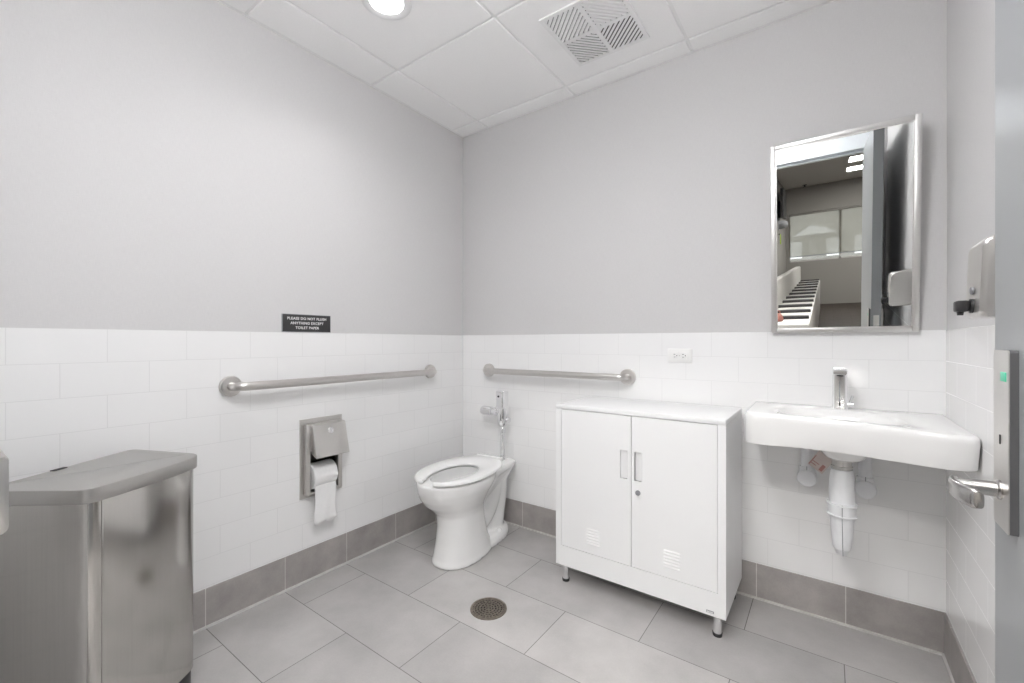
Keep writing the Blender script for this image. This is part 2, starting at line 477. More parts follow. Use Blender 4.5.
# lever: rod out of the plate, then a curved grip back towards the hinge
hz = .898
lev = lathe((2.146, -1.248, hz), (-1, 0, 0), [(0, .0135), (.004, .0135), (.006, .0105), (.035, .0098), (.048, .0098)], 20)
grip = []
for k in range(15):
    t = k / 14
    y = -1.240 - .068 * t
    x = 2.100 - .006 * math.sin(t * PI) + .012 * t * t
    hw = .0055 + .001 * t; hh = .0115 + .002 * t
    if k == 0: hw, hh = .003, .007
    if k == 14: hw, hh = .005, .011
    zc = hz - .004 * t
    grip.append([(x + hw * (abs(math.cos(a)) ** .6) * (1 if math.cos(a) >= 0 else -1), y, zc + hh * (abs(math.sin(a)) ** .6) * (1 if math.sin(a) >= 0 else -1))
                 for a in [2 * PI * i / 20 for i in range(20)]])
add(lev, loft(grip))
obj('door_handle', lev, M['lever_steel'], door, smooth=50)
# corridor-side plate and lever, and the latch in the edge of the leaf
obj('lock_plate', prism(round_poly([(-1.282, .846), (-1.217, .846), (-1.217, 1.093), (-1.282, 1.093)], .004, 3), XB, 2.2105, .0015, to3=lambda a, b, z: (z, a, b)), M['steel'], door)
lev2 = lathe((2.2095, -1.248, hz), (1, 0, 0), [(0, .0135), (.004, .0105), (.04, .0098)], 16)
add(lev2, box(2.242, 2.254, -1.361, -1.238, hz - .013, hz + .013, .004))
obj('door_handle', lev2, M['steel_h'], door)
obj('latch_plate', boxes([(XF + .011, XB - .011, DY1, DY1 + .0015, .86, 1.06), (XF + .016, XB - .016, DY1, DY1 + .010, .945, .975)], .0005), M['steel'], door)
for z in (.25, 1.06, 1.88):
    obj('hinge', lathe((XB + .004, DY0 - .004, z - .055), (0, 0, 1), [(0, .006), (.11, .006)], 12), M['steel'], door)

# ------------------------------------------------------------------ toilet
def toilet():
    cx, cy = .372, -.40
    rot = math.radians(5.0)
    t = thing('toilet', 'white floor-mounted toilet with open-front seat in the tiled corner', 'toilet', (cx, cy, 0))
    def X(p):     # local: x across, y towards the wall (+), centred on the bowl
        x, y, z = p
        return (cx + x * math.cos(rot) - y * math.sin(rot), cy + x * math.sin(rot) + y * math.cos(rot), z)
    def egg(yf, yb, hw, z, n=48, k=.12, pw=2.0):
        c = (yf + yb) / 2; hl = (yb - yf) / 2; out = []
        for i in range(n):
            a = 2 * PI * i / n
            ca, sa = math.cos(a), math.sin(a)
            x = hw * (abs(ca) ** (2 / pw)) * (1 if ca >= 0 else -1)
            y = hl * (abs(sa) ** (2 / pw)) * (1 if sa >= 0 else -1)
            x *= 1 + k * (y / hl)
            out.append((x, c + y, z))
        return out
    # front pedestal and bowl
    prof = [(.0, -.238, .14, .122, 2.3), (.012, -.239, .14, .122, 2.3), (.03, -.230, .13, .117, 2.3), (.10, -.214, .10, .107, 2.3), (.18, -.205, .08, .100, 2.3),
            (.235, -.205, .08, .104, 2.2), (.262, -.226, .09, .120, 2.1), (.29, -.258, .11, .142, 2.05), (.325, -.284, .14, .160, 2.0), (.36, -.298, .18, .172, 2.0),
            (.39, -.303, .20, .177, 2.0), (.406, -.303, .20, .177, 2.0), (.412, -.299, .20, .173, 2.0)]
    body = loft([[(x + .030 * max(0, min(1, (.30 - z) / .08)), y, z) for x, y, z in egg(yf, yb, hw, z, pw=pw, k=-.0)] for z, yf, yb, hw, pw in prof])
    # rear deck
    def dk(hw0, hw1, yb, z):
        return [(a, b, z) for a, b in round_poly([(-hw0, .10), (hw0, .10), (hw1, yb), (-hw1, yb)], [.03, .03, .035, .035])]
    deck = loft([dk(.055, .05, .28, .22), dk(.09, .076, .32, .29), dk(.130, .104, .352, .36), dk(.150, .116, .362, .385), dk(.150, .118, .364, .404), dk(.146, .113, .360, .412)])
    add(body, deck)
    # trapway: a fat bent pipe in the flank plus the foot of the base
    trap = tube(arc_path([(0, .02, .16), (0, .13, .13), (0, .20, .25), (0, .24, .36), (0, .24, .40)], .06), [.085] * 4 + [.082] * 20, 20) if False else None
    path = arc_path([(0, -.02, .20), (0, .10, .12), (0, .19, .20), (0, .235, .30), (0, .27, .38)], .05)
    add(body, tube(path, .088, 24))
    path = arc_path([(.008, .262, .40), (.008, .272, .25), (.008, .250, .15), (.008, .22, .02)], .05)
    add(body, tube(path, .082, 24))
    foot = loft([[(x + .008, y, z) for x, y, z in egg(-.215, .34, hw, z, pw=2.6)] for z, hw in ((0, .124), (.022, .123), (.038, .112), (.046, .095))])
    add(body, foot)
    web = prism(round_poly([(-.05, -.1), (.05, -.1), (.055, .30), (-.055, .30)], .03), .01, .40)
    add(body, web)
    cut_rings = [egg(-.232, .075, .104, .45, k=0), egg(-.232, .075, .104, .395, k=0), egg(-.238, .09, .115, .37, k=0), egg(-.22, .10, .112, .33, k=0), egg(-.18, .06, .085, .28, k=0), egg(-.12, .02, .05, .245, k=0), egg(-.09, -.01, .03, .235, k=0)]
    cut = loft(cut_rings)
    for bm in (body, cut):
        for v in bm.verts: v.co = Vector(X(v.co))
        bmesh.ops.recalc_face_normals(bm, faces=bm.faces[:])
    def tmp(bm):
        me = bpy.data.meshes.new('tmp'); bm.to_mesh(me); bm.free()
        o = bpy.data.objects.new('tmp', me); COL.objects.link(o); return o
    ob, oc = tmp(body), tmp(cut)
    r = ob.modifiers.new('r', 'REMESH'); r.mode = 'VOXEL'; r.voxel_size = .0055; r.use_smooth_shade = True
    s = ob.modifiers.new('s', 'SMOOTH'); s.factor = .5; s.iterations = 9
    b = ob.modifiers.new('b', 'BOOLEAN'); b.operation = 'DIFFERENCE'; b.object = oc; b.solver = 'EXACT'
    bpy.context.view_layer.update()
    me = bpy.data.meshes.new_from_object(ob.evaluated_get(bpy.context.evaluated_depsgraph_get()))
    bpy.data.objects.remove(ob); bpy.data.objects.remove(oc)
    zmin = min(v.co.z for v in me.vertices)
    for v in me.vertices: v.co.z -= zmin * max(0, 1 - v.co.z / .05) if v.co.z < .05 else 0
    me.name = 'bowl'; me.materials.clear()
    o = bpy.data.objects.new('bowl', me); COL.objects.link(o)
    finish(o, 'bowl', M['china'], t, 50)
    # seat: a U open at the front
    def outer(a):
        ca, sa = math.cos(a), math.sin(a)
        x = .183 * (abs(ca) ** (1 / (1.1 if sa < 0 else 1.5))) * (1 if ca >= 0 else -1)
        y = (.245 if sa < 0 else .30) * (abs(sa) ** (1 / (1.05 if sa < 0 else 1.7))) * (1 if sa >= 0 else -1)
        if y > 0: x *= 1 - .24 * (y / .30) ** 2
        return x, y - .058
    def inner(a):
        ca, sa = math.cos(a), math.sin(a)
        x = .098 * ca; y = (.20 if sa < 0 else .15) * sa
        return x + .004, y - .075
    a0 = -PI / 2 + .27
    n = 56
    angs = [a0 + (2 * PI - .54) * i / n for i in range(n + 1)]
    rings = []
    for i, a in enumerate(angs):
        ox, oy = outer(a); ix, iy = inner(a)
        if abs(ix) < .05 and iy < -.1:
            ix = math.copysign(.052, ix)
        z0, z1 = .418, .438
        o_ = Vector((ox, oy)); i_ = Vector((ix, iy)); d = (i_ - o_); L = d.length; d = d / L
        cs = []
        for f, z in ((0, z0 + .004), (.0, z1 - .009), (.004, z1 - .003), (.012, z1), (L - .012, z1 - .003), (L - .004, z1 - .007), (L, z1 - .012), (L - .002, z0 + .002), (L - .008, z0), (.006, z0)):
            p = o_ + d * f
            cs.append((p.x, p.y, z))
        rings.append(cs)
    # rounded ends of the U
    def endring(ring, ang_sign, k):
        c = [sum(p[i] for p in ring) / len(ring) for i in range(3)]
        out = []
        f = math.sqrt(max(0, 1 - k * k))
        for p in ring:
            out.append((c[0] + (p[0] - c[0]) * f + ang_sign * .022 * k, c[1] + (p[1] - c[1]) * f - .004 * k, c[2] + (p[2] - c[2]) * (f * .7 + .3)))
        return out
    rings = [endring(rings[0], -1, k) for k in (.97, .8, .55, .3)] + rings + [endring(rings[-1], 1, k) for k in (.3, .55, .8, .97)]
    sb = loft([[X(p) for p in r] for r in rings])
    obj('seat', sb, M['seat'], t, smooth=40)
    hb = prism(round_poly([(-.085, .225), (.085, .225), (.085, .256), (-.085, .256)], .008, 3), .410, .4405, .004)
    for v in hb.verts: v.co = Vector(X(v.co))
    obj('seat_hinge', hb, M['seat'], t)
    wt = loft([[X(p) for p in egg(-.15, .04, .066, .262, k=0)]], cap1=False) if False else prism([(p[0], p[1]) for p in egg(-.15, .04, .066, .26, k=0)], .258, .262)
    for v in wt.verts: v.co = Vector(X(v.co))
    obj('water', wt, simple('water_surface', (.72, .74, .74), .02, noise=.01), t)
    for s in (-1, 1):
        bc = lathe(X((s * .094 + .008, .19, .042)), (0, 0, 1), [(0, .015), (.008, .0145), (.014, .011), (.017, .004), (.0172, 0)], 16)
        obj('bolt_cap', bc, M['china'], t)
toilet()

# flush valve on the wall behind the toilet
def flush_valve():
    vx, vy = .403, -.098
    t = thing('flush_valve', 'chrome sensor flush valve rising behind the toilet to the wall', 'flush valve', (vx, vy, .413))
    obj('tail_tube', lathe((vx, vy, .413), (0, 0, 1), [(0, .027), (.004, .027), (.010, .022), (.014, .0165), (.026, .0165), (.028, .0125), (.15, .0125), (.155, .0165), (.185, .017), (.19, .014), (.20, .018)], 28), M['chrome'], t)
    vb = lathe((vx, vy, .605), (0, 0, 1), [(0, .016), (.012, .026), (.03, .0315), (.075, .0325), (.09, .029), (.20, .028), (.203, .026)], 32)
    body = obj('valve_body', vb, M['chrome'], t)
    obj('sensor_cover', prism(round_poly([(vx - .026, vy - .034), (vx + .026, vy - .034), (vx + .030, vy + .02), (vx - .030, vy + .02)], .008, 4), .712, .814, .003), M['chrome'], t)
    obj('sensor_eye', lathe((vx - .006, vy - .0335, .785), (0, -1, 0), [(0, .006), (.002, .006)], 14), M['black'], t)
    # stop valve to the left and the elbow into the wall
    st = lathe((vx - .02, vy, .690), (-1, 0, 0), [(0, .020), (.012, .020), (.014, .024), (.03, .024), (.034, .017), (.055, .018), (.06, .027), (.115, .029), (.132, .025), (.143, .012), (.144, 0)], 28)
    obj('control_stop', st, M['chrome'], t)
    obj('wall_elbow', lathe((vx - .095, vy + .01, .690), (0, 1, 0), [(0, .016), (.078, .016), (.079, .032), (.0895, .034)], 24), M['chrome'], t)
    obj('override_button', lathe((vx + .028, vy, .648), (1, 0, 0), [(0, .012), (.012, .012), (.013, .016), (.022, .015), (.024, .01)], 18), M['chrome'], t)
flush_valve()

# ------------------------------------------------------------------ grab bars
def grab_bar(label, a, b, out, mat):
    """a, b: the two wall points; out: direction away from the wall"""
    a, b, out = Vector(a), Vector(b), Vector(out)
    mid = (a + b) / 2
    t = thing('grab_bar', label, 'grab bar', mid, 'stainless grab bars on the tile')
    d = (b - a).normalized()
    off = .062
    path = arc_path([a + out * .004, a + out * off, b + out * off, b + out * .004], .042, 10)
    obj('rail', tube(path, .0175, 20), mat, t, smooth=60)
    for p in (a, b):
        obj('flange', lathe(p, out, [(-.001, .041), (.012, .041), (.016, .039), (.0175, .034), (.0175, .018)], 36), mat, t)
grab_bar('long stainless grab bar on the tiled wall with the paper dispenser', (0, -1.385, .925), (0, -.30, .925), (1, 0, 0), M['steel_h'])
grab_bar('shorter stainless grab bar on the tile above the flush valve', (.225, 0, .925), (1.128, 0, .925), (0, -1, 0), M['steel_x'])

# ------------------------------------------------------------------ sign
def sign():
    y0, y1, z0, z1 = -1.178, -.949, 1.149, 1.228
    yc, zc = (y0 + y1) / 2, (z0 + z1) / 2
    t = thing('wall_sign', 'small black sign asking not to flush anything except toilet paper', 'sign', (-.008, yc, z0))
    obj('plate', box(-.004, .0025, y0, y1, z0, z1, .0012), M['sign'], t)
    base = Matrix(((0, 0, 1, .0028), (1, 0, 0, yc), (0, 1, 0, 0), (0, 0, 0, 1)))
    for body, z in (('PLEASE DO NOT FLUSH', zc + .0205), ('ANYTHING EXCEPT', zc - .0005), ('TOILET PAPER', zc - .0215)):
        m = Matrix.Translation((0, 0, z)) @ base
        text_mesh('lettering', body, .0165, M['letters'], m, t, bold=.00025, spacing=1.08)
    rim = boxes([(-.003, .0032, y0 - .0008, y1 + .0008, z1 - .0012, z1 + .0008), (-.003, .0032, y0 - .0008, y1 + .0008, z0 - .0008, z0 + .0008),
                 (-.003, .0032, y0 - .0008, y0 + .0008, z0, z1), (-.003, .0032, y1 - .0008, y1 + .0008, z0, z1)])
    obj('edge_trim', rim, M['grey_plastic'], t)
sign()

# ------------------------------------------------------------------ paper dispenser in the wall
def paper_dispenser():
    t = thing('toilet_paper_dispenser', 'stainless toilet paper dispenser set in the tile under the long grab bar', 'toilet paper dispenser', (0, -.995, .384))
    y0, y1, z0, z1 = -1.1, -.888, .383, .747
    oy0, oy1, oz0, oz1 = HOLE
    obj('back_plate', boxes([(-.0005, .004, y0, oy0, z0, z1), (-.0005, .004, oy1, y1, z0, z1), (-.0005, .004, oy0, oy1, z0, oz0), (-.0005, .004, oy0, oy1, oz1, z1)]), M['steel'], t, smooth=None)
    hy0, hy1 = -1.083, -.903
    obj('housing', boxes([(.004, .030, hy0, oy0, .400, .725), (.004, .030, oy1, hy1, .400, .725), (.004, .030, oy0, oy1, .400, oz0), (.004, .030, oy0, oy1, .60, .725)], .0012), M['steel'], t)
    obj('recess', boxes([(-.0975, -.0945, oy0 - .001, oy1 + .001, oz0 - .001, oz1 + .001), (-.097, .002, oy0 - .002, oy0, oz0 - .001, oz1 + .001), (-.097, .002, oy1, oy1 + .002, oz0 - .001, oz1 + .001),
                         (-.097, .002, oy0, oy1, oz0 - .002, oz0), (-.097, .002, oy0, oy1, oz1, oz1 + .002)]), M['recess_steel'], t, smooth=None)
    prof = [(.030, .722), (.040, .718), (.077, .574), (.073, .570), (.030, .588)]
    hood = loft([[(x, y, z) for x, z in prof] for y in (-1.060, -.893)])
    bevel(hood, hood.edges[:], .002, 2)
    h = obj('hood', hood, M['steel'], t)
    lk = lathe((.046, -.975, .686), (.96, 0, .27), [(0, .014), (.005, .014), (.006, .011), (.010, .010)], 20)
    add(lk, box(.052, .060, -.977, -.973, .684, .693, .001))
    obj('lock', lk, M['chrome'], h)
    rx, rz, rr = -.012, .474, .060
    obj('spindle', lathe((rx, oy0, rz), (0, 1, 0), [(0, .009), (oy1 - oy0, .009)], 16), M['black'], t)
    r = thing('toilet_paper_roll', 'white toilet paper roll with a loose sheet hanging from the stainless dispenser', 'toilet paper', (rx, -.996, rz - rr))
    ra, rb = oy0 + .012, oy1 - .012
    cyl = lathe((rx, ra, rz), (0, 1, 0), [(.0, .012), (.0, rr - .003), (.003, rr), (rb - ra - .003, rr), (rb - ra, rr - .003), (rb - ra, .012)], 56, False, False)
    obj('roll', cyl, M['paper'], r, smooth=40)
    bm = B(); nu, nv = 18, 30
    g = []
    for j in range(nv + 1):
        f = j / nv; row = []
        for i in range(nu + 1):
            u = i / nu
            y = ra + .004 + (rb - ra - .008) * u + .004 * math.sin(f * 5 + u * 2) * f
            z = rz - rr * .62 - .166 * f - (.016 * abs(math.sin(u * 6.3 + .3)) if f > .97 else 0)
            x = rx + rr * .785 + .0012 + .0012 * math.sin(min(1, f * 4) * PI / 2) + .003 * (1 + math.sin(u * 7 + f * 6)) * f * f + .0015 * (1 + math.sin(u * 15)) * f
            row.append(bm.verts.new((x, y, z)))
        g.append(row)
    for j in range(nv):
        for i in range(nu):
            bm.faces.new((g[j][i], g[j][i + 1], g[j + 1][i + 1], g[j + 1][i]))
    sh = obj('hanging_sheet', bm, M['paper'], r, smooth=60)
    md = sh.modifiers.new('thick', 'SOLIDIFY'); md.thickness = .0004
paper_dispenser()

# ------------------------------------------------------------------ cabinet
def cabinet():
    x0, x1, yf, yb, z0, z1 = .932, 1.648, -.39, -.028, .083, .817
    t = thing('storage_cabinet', 'white two-door metal storage cabinet on short legs', 'cabinet', ((x0 + x1) / 2, (yf + yb) / 2, 0))
    th = .03
    obj('carcass', boxes([(x0, x0 + .028, yf, yb, z0, z1 - .02), (x1 - .028, x1, yf, yb, z0, z1 - .02), (x0 + .028, x1 - .028, yf, yb, z0, .172),
                          (x0 + .028, x1 - .028, yb - .008, yb, .172, z1 - .02)]), M['white_steel'], t)
    obj('top_panel', box(x0, x1, yf - .0005, yb, z1 - .0195, z1, .0025), M['white_steel'], t)
    xs = 1.2905
    for k, (a, b) in enumerate(((x0 + .0295, xs - .0015), (xs + .0015, x1 - .0295))):
        lo, hi = .1745, z1 - .022
        # pull recess next to the meeting edge
        if k == 0: ra, rb = 1.243, 1.274
        else: ra, rb = 1.3045, 1.3355
        rz0, rz1 = .532, .650
        dy0, dy1 = yf + .0005, yf + .018
        bm = boxes([(a, ra, dy0, dy1, lo, hi), (rb, b, dy0, dy1, lo, hi), (ra, rb, dy0, dy1, lo, rz0), (ra, rb, dy0, dy1, rz1, hi)])
        bmesh.ops.remove_doubles(bm, verts=bm.verts[:], dist=1e-5)
        d = obj('door', bm, M['white_steel'], t, smooth=None)
        # wedge-shaped cup: deep at the meeting edge, running out to the face
        deep, shal = (rb, ra) if k == 0 else (ra, rb)
        cup = B()
        q = [(deep, dy0, rz0), (deep, dy0 + .009, rz0), (shal, dy0 + .003, rz0), (shal, dy0, rz0)]
        w = [(x, y, rz1) for x, y, _ in q]
        V = [cup.verts.new(p) for p in q + w]
        for f in ((0, 1, 5, 4), (1, 2, 6, 5), (2, 3, 7, 6), (0, 3, 2, 1), (4, 5, 6, 7)):
            cup.faces.new([V[i] for i in f])
        hnd = obj('handle', cup, M['white_steel'], d, smooth=None)
        rim = boxes([(ra - .0015, ra, dy0 - .001, dy0 + .002, rz0 - .0015, rz1 + .0015), (rb, rb + .0015, dy0 - .001, dy0 + .002, rz0 - .0015, rz1 + .0015),
                     (ra, rb, dy0 - .001, dy0 + .002, rz0 - .0015, rz0), (ra, rb, dy0 - .001, dy0 + .002, rz1, rz1 + .0015)])
        obj('handle_rim', rim, M['white_steel'], d, smooth=None)
        # louvres pressed into the sheet
        vx0, vx1 = (1.088, 1.151) if k == 0 else (1.423, 1.486)
        lv = B()
        for i in range(6):
            z = .216 + i * .0125
            pr = [(dy0 - .0035, z), (dy0 + .002, z + .007), (dy0 + .002, z - .0005)]
            add(lv, loft([[(x, y, zz) for y, zz in pr] for x in (vx0, vx1)]))
        obj('louvre_vent', lv, M['white_steel'], d, smooth=None)
        if k == 1:
            lk = lathe((1.319, dy0, .484), (0, -1, 0), [(0, .0105), (.004, .0105), (.0055, .009), (.0055, .0)], 20)
            add(lk, box(1.318, 1.320, dy0 - .0062, dy0 - .005, .479, .489))
            obj('lock', lk, M['badge'], d)
    bd = obj('maker_badge', box(1.581, 1.607, yf - .0012, yf + .001, .0925, .101, .0006), M['badge'], t)
    obj('badge_mark', boxes([(1.584 + q, 1.584 + q + w_, yf - .0016, yf - .0011, .0942, .0942 + h_) for q, w_, h_ in ((0, .003, .0048), (.0042, .0028, .004), (.0082, .003, .004), (.0124, .0022, .0048), (.0158, .0034, .004))]), M['white_plastic'], bd)
    for x in (x0 + .035, x1 - .035):
        for y in (yf + .032, yb - .032):
            lg = obj('leg', lathe((x, y, .012), (0, 0, 1), [(0, .0155), (.06, .0155), (.061, .02), (z0 - .012, .02)], 20), M['chrome'], t)
            obj('leg_foot', lathe((x, y, 0), (0, 0, 1), [(0, .0165), (.012, .0175), (.0125, .016)], 20), M['black'], lg)
cabinet()

# ------------------------------------------------------------------ outlet
def outlet():
    xc, zc = 1.381, 1.038
    t = thing('wall_outlet', 'white duplex outlet set sideways in the tile above the cabinet', 'outlet', (xc, 0, zc - .035))
    obj('cover_plate', box(xc - .056, xc + .056, -.0045, .001, zc - .033, zc + .033, .002), M['white_plastic'], t)
    for s in (-1, 1):
        c = xc + s * .0195
        r = obj('receptacle', prism(round_poly([(c - .0135, zc - .017), (c + .0135, zc - .017), (c + .0135, zc + .017), (c - .0135, zc + .017)], .007, 4), -.0075, -.005, .0006, to3=lambda a, b, z: (a, z, b)), M['white_plastic'], t)
        sl = boxes([(c - .007, c + .002, -.0081, -.0076, zc + .0055, zc + .0075), (c - .006, c + .002, -.0081, -.0076, zc - .0075, zc - .0055), (c + .006, c + .010, -.0081, -.0076, zc - .002, zc + .002)])
        obj('slot', sl, M['black'], r)
    obj('screw', lathe((xc, -.0045, zc), (0, -1, 0), [(0, .003), (.001, .003)], 10), M['steel'], t)
outlet()

# ------------------------------------------------------------------ sink
SINK = [(1.692, -.003), (1.694, -.20), (1.700, -.325), (1.712, -.362), (1.745, -.378), (1.81, -.377), (1.90, -.379), (2.00, -.398), (2.09, -.430), (2.17, -.462), (2.225, -.478), (2.268, -.472),
        (2.2845, -.445), (2.285, -.36), (2.2845, -.18), (2.285, -.003)]
BASIN = [(1.80, -.20), (1.81, -.27), (1.85, -.315), (1.93, -.330), (2.02, -.345), (2.09, -.362), (2.135, -.352), (2.145, -.295), (2.13, -.21), (2.08, -.135), (2.00, -.11), (1.91, -.11), (1.83, -.135)]
def sink():
    t = thing('wall_sink', 'white wall-hung sink under the mirror, filling the corner beside the cabinet', 'sink', (1.99, -.2, .735))
    c = Vector((1.985, -.235)); n = 96
    def polar(poly):
        P = [Vector(p) for p in poly]; m = len(P)
        # smooth the outline a little with Catmull-Rom
        Q = []
        for i in range(m):
            p0, p1, p2, p3 = P[i - 1], P[i], P[(i + 1) % m], P[(i + 2) % m]
            corner = (abs(p1.y + .003) < 1e-4 and abs(p2.y + .003) < 1e-4)
            for k in range(8):
                u = k / 8
                if corner: Q.append(p1.lerp(p2, u))
                else:
                    q0 = p1 if abs(p1.y + .003) < 1e-4 else p0
                    q3 = p2 if abs(p2.y + .003) < 1e-4 else p3
                    Q.append(.5 * ((2 * p1) + (p2 - q0) * u + (2 * q0 - 5 * p1 + 4 * p2 - q3) * u * u + (3 * p1 - q0 - 3 * p2 + q3) * u ** 3))
        out = []
        for i in range(n):
            a = 2 * PI * i / n; d = Vector((math.cos(a), math.sin(a))); best = .1
            for j in range(len(Q)):
                A, Bq = Q[j] - c, Q[(j + 1) % len(Q)] - c
                e = Bq - A; den = d.x * e.y - d.y * e.x
                if abs(den) < 1e-9: continue
                r = (A.x * e.y - A.y * e.x) / den; s = (A.x * d.y - A.y * d.x) / den
                if r > 0 and -1e-6 <= s <= 1 + 1e-6: best = r; break
            out.append(c + d * best)
        return out
    O = polar(SINK); I = polar(BASIN)
    def ring(poly, z, f=1., cc=None):
        cc = cc or c
        return [((cc + (p - cc) * f).x, (cc + (p - cc) * f).y, z) for p in poly]
    def shr(poly, d):
        out = []
        for p in poly:
            v = p - c; q = c + v * ((v.length - d) / v.length)
            q.y = min(q.y, -.003) if p.y > -.004 else q.y
            out.append(q)
        return out
    dc = Vector((1.992, -.235))
    def apron(d, dz):
        out = []
        for p in shr(O, d):
            f = max(0, min(1, (p.x - 1.69) / .59))
            fr_ = max(0, min(1, (-p.y - .2) / .2))
            out.append((p.x, p.y + .022 * f * fr_, .739 + .012 * f + dz))
        return out
    rings = [apron(.012, .009), apron(.006, .002), apron(.003, 0), apron(0, .004), ring(O, .826)]
    for k in range(1, 6):
        a = k / 5 * PI / 2
        rings.append(ring(shr(O, .016 * (1 - math.cos(a))), .834 + .016 * math.sin(a)))
    rings += [ring([p.lerp(q, .5) for p, q in zip(shr(O, .02), I)], .8495), ring(shr(I, -.010), .8485), ring(shr(I, -.002), .846), ring(shr(I, .008), .838), ring(shr(I, .022), .815),
              ring(I, .785, .80, dc), ring(I, .765, .62, dc), ring(I, .755, .40, dc), ring(I, .752, .14, dc)]
    bm = loft(rings, True, True)
    obj('basin', bm, M['china'], t, smooth=50)
    bw = lathe((1.995, -.205, .69), (0, 0, 1), [(0, .045), (.006, .055), (.03, .075), (.056, .10)], 32)
    obj('bowl_underside', bw, M['china'], t)
    obj('drain_strainer', lathe((1.992, -.235, .752), (0, 0, 1), [(0, .024), (.003, .024), (.004, .018)], 20), M['chrome'], t)
sink()

def faucet():
    fx, fy, z = 1.986, -.060, .8495
    t = thing('faucet', 'chrome sensor faucet standing on the back ledge of the sink', 'faucet', (fx, fy, z))
    # post leaning slightly forward with a short spout at the head
    prof = round_poly([(-.024, -.021), (.024, -.021), (.024, .021), (-.024, .021)], .009, 5)
    rr = []
    for zz, s, dy in ((0, 1.08, 0), (.004, 1.08, 0), (.008, 1.0, 0), (.128, .96, -.004), (.152, .96, -.006), (.157, .88, -.006)):
        rr.append([(fx + a * s, fy + b * s + dy, z + zz) for a, b in prof])
    obj('faucet_body', loft(rr), M['faucet_chrome'], t, smooth=40)
    sp = []
    for yy, zt, zb, hw in ((.0, .155, .128, .023), (-.03, .154, .129, .0232), (-.065, .151, .131, .023), (-.078, .149, .132, .022), (-.081, .146, .134, .020)):
        sec = round_poly([(-hw, zb), (hw, zb), (hw, zt), (-hw, zt)], .006, 4)
        sp.append([(fx + a, fy + yy, z + b) for a, b in sec])
    s = obj('spout', loft(sp), M['faucet_chrome'], t, smooth=40)
    obj('aerator', lathe((fx, fy - .062, z + .132), (0, 0, -1), [(0, .010), (.005, .010)], 16), M['black'], s)
    obj('front_strip', box(fx - .0018, fx + .0018, fy - .0245, fy - .019, z + .018, z + .105, .001), M['grey_plastic'], t)  # thin grey line down the front of the post
    obj('sensor_eye', box(fx - .003, fx + .003, fy - .0255, fy - .020, z + .012, z + .026, .001), M['black'], t)
    lv = lathe((fx + .023, fy, z + .018), (1, 0, 0), [(0, .009), (.018, .009), (.02, .007)], 16)
    add(lv, tube([(fx + .030, fy, z + .02), (fx + .034, fy - .004, z + .035), (fx + .040, fy - .008, z + .052)], [.004, .0035, .0045], 10))
    obj('mixing_lever', lv, M['chrome'], t)
faucet()

def drain_cover():
    x, y = 1.990, -.205
    t = thing('drain_pipe_cover', 'white insulating cover around the drain pipe under the sink', 'drain pipe', (x, y, .35))
    obj('drain_tailpiece', lathe((x, y, .645), (0, 0, 1), [(0, .026), (.012, .026), (.013, .032), (.020, .032), (.021, .028), (.046, .03)], 28), M['steel'], t)
    obj('upper_sleeve', lathe((x, y, .52), (0, 0, 1), [(0, .037), (.06, .038), (.105, .035), (.125, .032), (.134, .032), (.134, .026)], 32), M['wrap'], t)
    obj('clamp_band', lathe((x, y, .49), (0, 0, 1), [(0, .036), (.001, .044), (.005, .044), (.006, .041), (.038, .041), (.039, .045), (.044, .045), (.045, .037)], 32), M['wrap'], t)
    obj('lower_sleeve', lathe((x, y, .35), (0, 0, 1), [(0, .010), (.004, .017), (.02, .022), (.024, .026), (.08, .032), (.142, .036)], 32), M['wrap'], t)
    obj('seam', boxes([(x - .0012, x + .0012, y - .0425, y - .037, .49, .535)]), M['grey_plastic'], t)
    obj('seam', tube([(x, y - .0365, .487), (x + .001, y - .032, .43), (x + .002, y - .026, .375), (x + .003, y - .016, .352)], .0012, 8), M['grey_plastic'], t)
    arm = tube(arc_path([(x, y + .02, .505), (x, y + .06, .52), (x, .001, .52)], .02), .03, 20)
    obj('wall_arm', arm, M['wrap'], t)
drain_cover()

def supply(x, z, label):
    y = -.055
    t = thing('supply_valve_cover', label, 'pipe cover', (x, y, z), 'wrapped water valves under the sink')
    obj('riser', lathe((x, y, z + .075), (0, 0, 1), [(0, .021), (.12, .019)], 24), M['wrap'], t)
    obj('band', lathe((x, y, z + .058), (0, 0, 1), [(0, .020), (.001, .026), (.018, .026), (.019, .02)], 24), M['wrap'], t)
    b = lathe((x, y - .034, z + .035), (0, 1, 0), [(0, .001), (.0005, .02), (.003, .03), (.008, .0335), (.05, .0335), (.055, .03), (.0905, .022)], 28)
    obj('valve_cap', b, M['wrap'], t)
    obj('tie', box(x - .0015, x + .0015, y - .029, y - .02, z + .055, z + .08), M['grey_plastic'], t)
supply(1.883, .535, 'white wrapped water valve with the paper tag beside it under the sink')
supply(2.062, .525, 'white wrapped water valve under the sink without any tag')
def ptag():
    t = thing('paper_tag', 'pale paper tag with red print hanging beside the drain under the sink', 'tag', (1.93, -.11, .60))
    R = Matrix.Translation((1.928, -.10, .645)) @ Matrix.Rotation(math.radians(-12), 4, 'Z') @ Matrix.Rotation(math.radians(33), 4, 'Y')
    a = box(-.028, .028, -.0006, .0006, -.036, .036); a.transform(R); obj('card', a, M['tag_paper'], t)
    a = boxes([(-.024, .002, -.0012, -.0006, -.014, -.011), (-.024, -.004, -.0012, -.0006, -.024, -.021), (-.026, -.023, -.0012, -.0006, -.032, .012), (.010, .022, -.0012, -.0006, -.03, -.004)]); a.transform(R); obj('red_print', a, M['tag_red'], t)
    a = tube([(0, 0, .036), (-.004, .01, .06), (-.006, .03, .075)], .0012, 6); a.transform(R); obj('string', a, M['tag_red'], t)
ptag()

